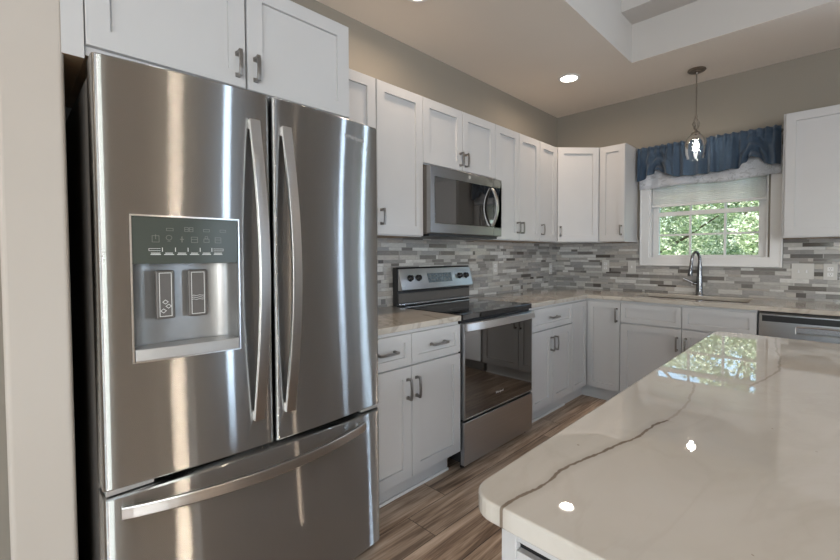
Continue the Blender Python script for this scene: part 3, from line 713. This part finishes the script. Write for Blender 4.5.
text_mesh('logo', 'Whirlpool', .024, 'lightgrey_plastic', rd, (fx(.335) + .0008, .335, 1.722), (PI / 2, 0, PI / 2 + math.atan(2 * BU * .335 / FH ** 2)), bold=.0006)
# dispenser
yc_ = (HY0 + HY1) / 2; tilt = math.atan((fx(HY1) - fx(HY0)) / (HY1 - HY0))
PZ = 1.242
def curved_plate(bm, y0, y1, z0, z1, off, th, n=8):
    A = []
    for k in range(n + 1):
        y = y0 + (y1 - y0) * k / n; x = fx(y) + off
        A.append([bm.verts.new(v) for v in ((x, y, z0), (x, y, z1), (x - th, y, z1), (x - th, y, z0))])
    for a, c in zip(A, A[1:]):
        for i in range(4): bm.faces.new((a[i], a[(i + 1) % 4], c[(i + 1) % 4], c[i]))
    bm.faces.new(A[0]); bm.faces.new(A[-1][::-1]); bmesh.ops.recalc_face_normals(bm, faces=bm.faces[:])
dp = B(); curved_plate(dp, HY0 + .003, HY1 - .003, PZ, HZ1 - .003, -.0015, .05); dpo = link('dispenser_panel', dp, 'panel', ld, .001)
bm = B(); n = 10
for k in range(0, 1): pass
curved_plate(bm, HY0 - .002, HY0 + .002, HZ0 - .002, HZ1 + .002, .0018, .01, 1); curved_plate(bm, HY1 - .002, HY1 + .002, HZ0 - .002, HZ1 + .002, .0018, .01, 1)
curved_plate(bm, HY0 + .002, HY1 - .002, HZ1 - .002, HZ1 + .002, .0018, .01); curved_plate(bm, HY0 + .002, HY1 - .002, HZ0 - .002, HZ0 + .002, .0018, .01)
link('dispenser_rim', bm, 'steel_h', ld)
# cavity (open box with concave back)
bm = B(); prof = []; n = 12
for k in range(n + 1):
    u = k / n; a = PI * u; y = yc_ + (HY1 - HY0) / 2 * .995 * -math.cos(a) ; prof.append((fx(yc_) - .006 - .078 * math.sin(a) ** .45 if 0 < k < n else fx(y) - .004, y))
lo = [bm.verts.new((x, y, HZ0 + .001)) for x, y in prof]; hi = [bm.verts.new((x, y, PZ + .02)) for x, y in prof]
for i in range(n): bm.faces.new((lo[i], hi[i], hi[i + 1], lo[i + 1]))
bm.faces.new(lo); bm.faces.new(hi[::-1]); cav = link('dispenser_recess', bm, 'recess', ld, smooth=True, ang=.9)
bm = B(); n = 12; pts = []
poly = [(fx(HY0 + .004) - .07, HY0 + .004)] + [(fx(HY0 + .004 + (HY1 - HY0 - .008) * k / n) + .004 + .006 * math.sin(PI * k / n), HY0 + .004 + (HY1 - HY0 - .008) * k / n) for k in range(n + 1)] + [(fx(HY1) - .07, HY1 - .004)]
prism(bm, poly, HZ0 + .002, HZ0 + .036); link('drip_tray', bm, 'lightgrey_plastic', ld, .003)
def outline(bm, pts, w, x=.0):
    for a, c in zip(pts, pts[1:] + pts[:1]): tube(bm, [(x, a[0], a[1]), (x, c[0], c[1])], 0, flat=(w, .0004, (1, 0, 0)), cap=True) if False else seg2(bm, a, c, w, x)
def seg2(bm, a, c, w, x):
    a = Vector(a); c = Vector(c); d = (c - a).normalized(); nn = Vector((-d.y, d.x)) * w
    v = [bm.verts.new((x, p.x, p.y)) for p in (a - nn - d * w, c - nn + d * w, c + nn + d * w, a + nn - d * w)]
    bm.faces.new(v)
PX = .772
for i, (y0, y1) in enumerate(((-3.796 + 3.469, -3.748 + 3.469), (-3.713 + 3.469, -3.660 + 3.469))):
    bm = B(); box(bm, PX - .012, PX, y0, y1, 1.078, 1.222); pd = link('paddle', bm, 'dark_grey', ld, .004)
    bm = B(); a, c = y0 + .009, y1 - .009; z0, z1 = 1.086, 1.214; x = PX + .0006
    outline(bm, [(a, z0), (c, z0), (c, z1), (a, z1)], .0009, x)
    m_ = (a + c) / 2
    if i == 0:
        for cy, cz in ((m_ - .001, 1.128), (m_ + .007, 1.115), (m_ - .006, 1.102)):
            outline(bm, [(cy - .007, cz), (cy, cz - .006), (cy + .007, cz), (cy, cz + .006)], .0008, x)
    else:
        for zz in (1.130, 1.136, 1.142):
            P = [(a + (c - a) * k / 8, zz + .0012 * math.sin(k * 1.6)) for k in range(9)]
            for p_, q_ in zip(P, P[1:]): seg2(bm, p_, q_, .0007, x)
    link('paddle_print', bm, 'iconw', cav).parent = pd.parent
# faint icons and the row of white captions on the panel
def onface(bm):
    for v in bm.verts: v.co.x += fx(v.co.y) - .0008
bm = B()
for k in range(6):
    y = -.333 + k * .0316; z = 1.313
    if k == 0: outline(bm, [(y - .008, z - .009), (y + .008, z - .009), (y + .008, z + .009), (y - .008, z + .009)], .0007, 0); seg2(bm, (y, z + .012), (y, z), .0007, 0)
    if k == 1: outline(bm, [(y + .007 * math.cos(a * PI / 4), z + .004 + .007 * math.sin(a * PI / 4)) for a in range(8)], .0007, 0); seg2(bm, (y - .003, z - .006), (y + .003, z - .006), .0008, 0)
    if k == 2: seg2(bm, (y, z - .008), (y, z + .007), .0012, 0); seg2(bm, (y - .004, z), (y + .004, z), .001, 0)
    if k in (3, 5): outline(bm, [(y - .008, z - .009), (y + .008, z - .009), (y + .008, z + .007), (y - .008, z + .007)], .0007, 0); seg2(bm, (y - .008, z), (y + .008, z), .0007, 0)
    if k == 4: outline(bm, [(y - .007, z - .008), (y + .007, z - .008), (y + .007, z + .002), (y - .007, z + .002)], .0007, 0); outline(bm, [(y - .004, z + .003), (y + .004, z + .003), (y + .003, z + .010), (y - .003, z + .010)], .0006, 0)
for y in (-.299, -.206, -.161): outline(bm, [(y - .008, 1.337), (y + .008, 1.337), (y + .008, 1.344), (y - .008, 1.344)], .0006, 0)
for y in (-.258, -.246): outline(bm, [(y - .0045, 1.336), (y + .0045, 1.336), (y + .0045, 1.348), (y - .0045, 1.348)], .0007, 0); seg2(bm, (y - .004, 1.342), (y + .004, 1.342), .0007, 0)
onface(bm); link('panel_icons', bm, 'icon', ld)
bm = B()
outline(bm, [(-.349, 1.2795), (-.161, 1.2795), (-.161, 1.2855), (-.349, 1.2855)], .0005, 0)
for k in range(1, 6): seg2(bm, (-.349 + k * .0313, 1.2775), (-.349 + k * .0313, 1.2875), .0009, 0)
for k in range(6):
    y = -.3335 + k * .0316
    for r_, (w_, z) in enumerate((((.010, .008, .009, .008, .009, .010)[k], 1.2725), (.011, 1.2685)[0:2])):
        seg2(bm, (y - w_, z), (y + w_, z), .0010, 0)
onface(bm); link('panel_captions', bm, 'iconw', ld)
# ------------------------------------------------------------ island
t = thing('island_cabinet', 'white kitchen island base below the veined quartz top', 'cabinet', (1.885, -1.93, 0), -L90)
# local X runs towards the camera (-y), front faces the range
IW = 1.675; ID = .80
bm = B(); box(bm, .0, IW - .02, 0, ID, .105, .8835); link('cabinet_box', bm, 'cab', t, .001)
bx('toe_kick', (.0, IW - .02, .06, ID - .06, 0, .1045), 'cab', t, 0)
for k in range(4):
    x0 = .005 + k * .4095; x1 = x0 + .4095
    o = shaker('door', t, x0, x1, .112, .866, 0); pull(o, x1 - .030 if k % 2 == 0 else x0 + .030, -.020, .74, True, .110)
bx('end_panel', (IW - .0199, IW, .0085, ID, .0, .838), 'cab', t, .001)
bx('corner_post', (IW - .0199, IW, -.018, .0081, .0, .8835), 'cab', t, .001)
bx('top_rail', (IW - .0199, IW, .0085, ID, .852, .8835), 'cab', t, .0005)
bx('gap_shade_strip', (IW - .0199, IW - .010, .0085, ID, .8382, .8518), 'black', t, 0)  # black strip put in the gap in place of its shade
bm = B(); poly = []; IX0, IX1, IY0, IY1 = 1.826, 3.02, -3.638, -1.885; R_ = .045
for cx, cy, s in ((IX1 - R_, IY1 - R_, 0), (IX0 + R_, IY1 - R_, 1), (IX0 + R_, IY0 + R_, 2), (IX1 - R_, IY0 + R_, 3)):
    for k in range(9): an = (s + k / 8) * PI / 2; poly.append((cx + R_ * math.cos(an), cy + R_ * math.sin(an)))
prism(bm, poly, .884, .914); o = link('island_countertop', bm, 'island', None, .004, segs=3)
tag(o, 'glossy white quartz island top with a dark brown vein', 'countertop')
# outer support side of the island
# ------------------------------------------------------------ electrical plates
def plate(label, loc, rz, w, kinds):
    t = thing('wall_outlet' if 'outlet' in kinds else 'light_switch', label, 'outlet' if 'outlet' in kinds else 'switch', loc, rz)
    bx('cover_plate', (-w / 2, w / 2, -.005, 0, -.059, .059), 'plate', t, .002)
    for i, k in enumerate(kinds):
        x = (i - (len(kinds) - 1) / 2) * .046
        if k == 'outlet':
            for z in (-.020, .020):
                bm = B(); box(bm, x - .0165, x + .0165, -.0065, -.0051, z - .014, z + .014); o = link('receptacle', bm, 'trim', t, .001)
                bm = B()
                for dx in (-.006, .006): box(bm, x + dx - .001, x + dx + .001, -.0068, -.0066, z - .001, z + .008)
                lathe(bm, [(.0022, 0), (.0022, .0002)], (x, -.0068, z - .007), 8, 'Y'); link('slot', bm, 'black', o)
        else:
            bm = B(); box(bm, x - .005, x + .005, -.007, -.0051, -.012, .012); box(bm, x - .0035, x + .0035, -.016, -.0071, .001, .008); link('toggle', bm, 'trim', t, .001)
    return t
plate('single white outlet on the tile left of the sink near the diagonal cabinet', (.545, -.0098, 1.150), 0, .072, ['outlet'])
plate('white switch plate on the tile at the lower left of the window', (.799, -.0098, 1.145), 0, .072, ['switch'])
plate('wide double white switch plate right of the window', (2.044, -.0098, 1.134), 0, .130, ['switch', 'switch'])
plate('white outlet at the right edge beside the double switch plate', (2.198, -.0098, 1.134), 0, .076, ['outlet'])
plate('white outlet on the tile just right of the range', (.0093, -1.129, 1.147), L90, .072, ['outlet'])
plate('small white outlet on the range wall tile by the corner', (.0093, -.150, 1.115), L90, .060, ['outlet'])

# ------------------------------------------------------------ window dressing
t = thing('cellular_shade', 'cream cellular shade lowered halfway over the kitchen window', 'blind', (0, 0, 0))
bm = B(); n = 18; zt_, zb_ = 2.0, 1.715; P = []
for k in range(2 * n + 1):
    z = zb_ + (zt_ - zb_) * k / (2 * n); P.append((.020 + (.003 if k % 2 else 0), z))
A = [[bm.verts.new((x, y, z)) for y, z in P] for x in (.967, 1.813)]
for k in range(2 * n): bm.faces.new((A[0][k], A[1][k], A[1][k + 1], A[0][k + 1]))
o = link('pleated_cloth', bm, 'blind', t); s_ = o.modifiers.new('s', 'SOLIDIFY'); s_.thickness = .001
bx('bottom_rail', (.966, 1.814, .010, .034, 1.694, 1.7145), 'trim', t, .003)
# valance: blue ruffled swag in front, white lining behind
def interp(tab, x):
    if x <= tab[0][0]: return tab[0][1]
    for (a, b_), (c, d) in zip(tab, tab[1:]):
        if x <= c: u = (x - a) / (c - a); u = u * u * (3 - 2 * u); return b_ + (d - b_) * u
    return tab[-1][1]
VX0, VX1 = .868, 1.908
hem = [(.868, 1.935), (.90, 1.938), (.97, 1.972), (1.049, 2.016), (1.10, 1.985), (1.189, 1.942), (1.322, 1.934), (1.514, 1.940), (1.64, 1.950), (1.685, 1.985), (1.72, 2.020), (1.775, 2.014), (1.81, 1.965), (1.86, 1.944), (1.908, 1.944)]
t = thing('window_valance', 'blue ruffled swag valance across the top of the kitchen window', 'valance', (0, 0, 0))
bm = B(); NX, NZ = 260, 36; G = []
ZT = 2.238
def fold(x, v):   # v = 0 top, 1 hem
    top = .008 * math.sin(x * 118 + 1.1 * math.sin(x * 17)) + .003 * math.sin(x * 235 + 2)
    low = .020 * math.sin(x * 52 + 1.6 * math.sin(x * 9)) + .009 * math.sin(x * 91 + 1)
    sw = 0
    for c, s in ((1.05, 1), (1.745, 1)):
        d = x - c; r = math.hypot(d * 1.0, (1 - v) * .20)
        sw += .024 * math.exp(-(d / .12) ** 2) * math.sin(r * 95) * v
    k = min(1, max(0, (v - .12) / .4)); pocket = .010 * math.exp(-((v - .085) / .045) ** 2)
    return top * (1 - .75 * k) + low * k + sw + pocket + .012 * v
for j in range(NZ + 1):
    v = j / NZ; row = []
    for i in range(NX + 1):
        x = VX0 + (VX1 - VX0) * i / NX; zb = interp(hem, x); zt2 = ZT + .004 * math.sin(x * 118 + .5)
        row.append(bm.verts.new((x, -.092 - fold(x, v), zt2 + (zb - zt2) * v)))
    G.append(row)
for j in range(NZ):
    for i in range(NX): bm.faces.new((G[j][i], G[j + 1][i], G[j + 1][i + 1], G[j][i + 1]))
o = link('swag', bm, 'blue', t, smooth=True, ang=3); s_ = o.modifiers.new('s', 'SOLIDIFY'); s_.thickness = .0015
bm = B(); NX2 = 160; G = []
for j in range(9):
    v = j / 8; row = []
    for i in range(NX2 + 1):
        x = VX0 + (VX1 - VX0) * i / NX2; zb = 1.868 + .006 * math.sin(x * 11 + .6) + (.012 if x > 1.8 else 0) * min(1, (x - 1.8) / .05)
        row.append(bm.verts.new((x, -.040 - .006 * math.sin(x * 43 + math.sin(x * 13)) * v - .002, 2.19 + (zb - 2.19) * v)))
    G.append(row)
for j in range(8):
    for i in range(NX2): bm.faces.new((G[j][i], G[j + 1][i], G[j + 1][i + 1], G[j][i + 1]))
o = link('lining', bm, 'lining', t, smooth=True, ang=3); s_ = o.modifiers.new('s', 'SOLIDIFY'); s_.thickness = .001
bm = B(); tube(bm, [(VX0 - .002, -.074, 2.215), (VX1 + .002, -.074, 2.215)], .008, 10)
for x in (VX0, VX1): tube(bm, [(x, -.074, 2.215), (x, -.0005, 2.215)], .006, 8)
link('curtain_rod', bm, 'trim', t, smooth=True)

# ------------------------------------------------------------ pendant lamp
t = thing('pendant_lamp', 'pendant lamp with clear glass shade and twisted cage stem hanging by the window', 'lamp', (1.385, -.298, 0))
bm = B(); lathe(bm, [(.0, HC - .0005), (.064, HC - .0005), (.066, HC - .006), (.060, HC - .012), (.042, HC - .014), (.036, HC - .022), (.010, HC - .026), (.008, HC - .034), (0, HC - .034)], seg=36); link('canopy', bm, 'bronze', t, smooth=True, ang=.4)
bm = B(); tube(bm, [(0, 0, HC - .03), (0, 0, 2.36)], .0048, 10); lathe(bm, [(.0048, 2.355), (.010, 2.360), (.011, 2.368), (.0048, 2.374)], seg=16); link('stem', bm, 'bronze', t, smooth=True)
bm = B()
for q in range(4):
    pts = []
    for k in range(17):
        u = k / 16; r = .006 + .020 * math.sin(PI * u) ** 1.2; a = q * PI / 2 + u * PI * 1.1; pts.append((r * math.cos(a), r * math.sin(a), 2.358 - .105 * u))
    tube(bm, pts, .0028, 6)
link('twisted_cage', bm, 'bronze', t, smooth=True)
bm = B(); lathe(bm, [(.006, 2.256), (.012, 2.252), (.013, 2.245), (.030, 2.238), (.034, 2.230), (.034, 2.224), (.016, 2.222), (.016, 2.19), (.0, 2.19)], seg=24); link('socket', bm, 'bronze', t, smooth=True, ang=.5)
bm = B(); lathe(bm, [(.033, 2.224), (.054, 2.210), (.071, 2.182), (.080, 2.145), (.082, 2.105), (.077, 2.065), (.067, 2.034), (.062, 2.024)], seg=40)
for f in [f for f in bm.faces if len(f.verts) > 4]: bm.faces.remove(f)
link('glass_shade', bm, 'shade', t, smooth=True, ang=.7)
bm = B(); lathe(bm, [(.0, 2.189), (.010, 2.188), (.013, 2.17), (.024, 2.135), (.026, 2.11), (.018, 2.085), (.0, 2.076)], seg=20); bl = link('bulb', bm, 'shade', t, smooth=True)
bm = B(); lathe(bm, [(.0, 2.182), (.007, 2.178), (.010, 2.16), (.016, 2.135), (.018, 2.112), (.012, 2.090), (.0, 2.084)], seg=16); link('filament', bm, 'bulb', bl, smooth=True)
pl = bpy.data.lights.new('pendant_glow', 'POINT'); pl.energy = 3.0; pl.color = (1, .88, .72); pl.shadow_soft_size = .03
po = bpy.data.objects.new('pendant_glow', pl); COL.objects.link(po); po.parent = t; po.location = (0, 0, 2.135)

# ------------------------------------------------------------ recessed ceiling lamps
def downlight(x, y, label, power=LAMP_W):
    t = thing('recessed_light', label, 'ceiling light', (x, y, HC), 0, 'recessed ceiling lights')
    bm = B(); lathe(bm, [(.088, -.0005), (.090, -.004), (.086, -.007), (.068, -.0075), (.066, -.003)], seg=36); link('trim_ring', bm, 'trim', t, smooth=True)
    bm = B(); lathe(bm, [(.0655, -.003), (.0655, -.0045), (.04, -.0060), (.0, -.0065)], seg=32); link('lens', bm, 'lamp', t, smooth=True)
    d = bpy.data.lights.new('recessed_glow', 'AREA'); d.shape = 'DISK'; d.size = .10; d.energy = power; d.color = LAMP_COL; d.spread = math.radians(165)
    o = bpy.data.objects.new('recessed_glow', d); COL.objects.link(o); o.parent = t; o.location = (0, 0, -.012)
    return t
downlight(.569, -.854, 'round lit recessed ceiling light near the corner left of the pendant')
downlight(.48, -2.49, 'round lit recessed ceiling light over the range, at the top edge of the picture')
downlight(.62, -5.2, 'added unseen recessed ceiling light past the short beige wall')  # added lamp out of view, helps light the room
downlight(4.75, -1.2, 'added unseen recessed ceiling light over the dining end')  # unseen lamp, added for the room lighting
t = thing('added_ceiling_light', 'added unseen round light for the warm fridge streak', 'ceiling light', (4.75, -3.50, HC))  # added out of view to throw a warm streak on the fridge
bm = B(); lathe(bm, [(.13, -.0005), (.14, -.01), (.14, -.03), (.13, -.034)], seg=40); link('rim', bm, 'bronze', t, smooth=True, ang=.5)
bm = B(); lathe(bm, [(.128, -.0345), (.10, -.055), (.06, -.068), (0, -.072)], seg=40); link('diffuser', bm, emit('added_light_diffuser', (1, .84, .66), 190), t, smooth=True)
downlight(3.2, -6.4, 'added unseen recessed ceiling light behind the photographer')  # added lamp behind the camera, extra room light

# ------------------------------------------------------------ outside
bm = B(); box(bm, -30, 40, .3, 60, -.6, -.5); structure(link('ground', bm, 'ground'), 'lawn outside the window')
def make_tree(h, r, n, seed):
    rnd = random.Random(seed); root = thing('garden_tree', 'leafy bright green garden tree seen through the kitchen window', 'tree', (0, 0, -.5), 0, 'trees outside the kitchen window')
    bm = B(); tube(bm, [(0, 0, 0), (.05, .02, h * .4), (-.03, .04, h * .75), (0, 0, h * .95)], [.16, .12, .07, .02], 8)
    for k in range(9):
        a = k * 2.4; z = h * (.3 + .06 * k); tube(bm, [(0, 0, z), (r * .4 * math.cos(a), r * .4 * math.sin(a), z + .4), (r * .8 * math.cos(a), r * .8 * math.sin(a), z + .9)], [.05, .03, .012], 6)
    link('trunk', bm, 'bark', root)
    bm = B(); clumps = []
    for k in range(46):
        a = rnd.uniform(0, 2 * PI); z = rnd.uniform(.16, .98); q = r * math.sqrt(rnd.random()) * math.sqrt(max(.1, 1 - (2 * z - 1.05) ** 2)); clumps.append((q * math.cos(a), q * math.sin(a), z * h, rnd.uniform(.3, .58)))
    for k in range(n):
        c = clumps[k % len(clumps)]; d = Vector((rnd.gauss(0, 1), rnd.gauss(0, 1), rnd.gauss(0, 1))).normalized() * c[3] * rnd.uniform(.5, 1)
        p = Vector(c[:3]) + d; s = rnd.uniform(.020, .042); a = Vector((rnd.gauss(0, 1), rnd.gauss(0, 1), rnd.gauss(0, .6))).normalized(); b_ = a.cross(Vector((rnd.gauss(0, 1), rnd.gauss(0, 1), rnd.gauss(0, 1)))).normalized()
        f = bm.faces.new([bm.verts.new(p + a * s * 1.5), bm.verts.new(p + b_ * s * .7), bm.verts.new(p - a * s * 1.3), bm.verts.new(p - b_ * s * .7)])
    link('foliage', bm, 'leaf', root); return root
t0 = make_tree(5.6, 1.75, 34000, 3); t0.location = (-1.0, 6.2, -.5)
for i, (x, y, s, a) in enumerate(((-4.7, 7.0, 1.0, 1), (2.6, 6.4, 1.0, 2.2), (-4.4, 11.5, 1.2, 3.3), (.4, 10.2, 1.15, 5.2))):
    c = copy_tree(t0); c['label'] = t0['label']; c.location = (x, y, -.5); c.scale = (s, s, s); c.rotation_euler = (0, 0, a)
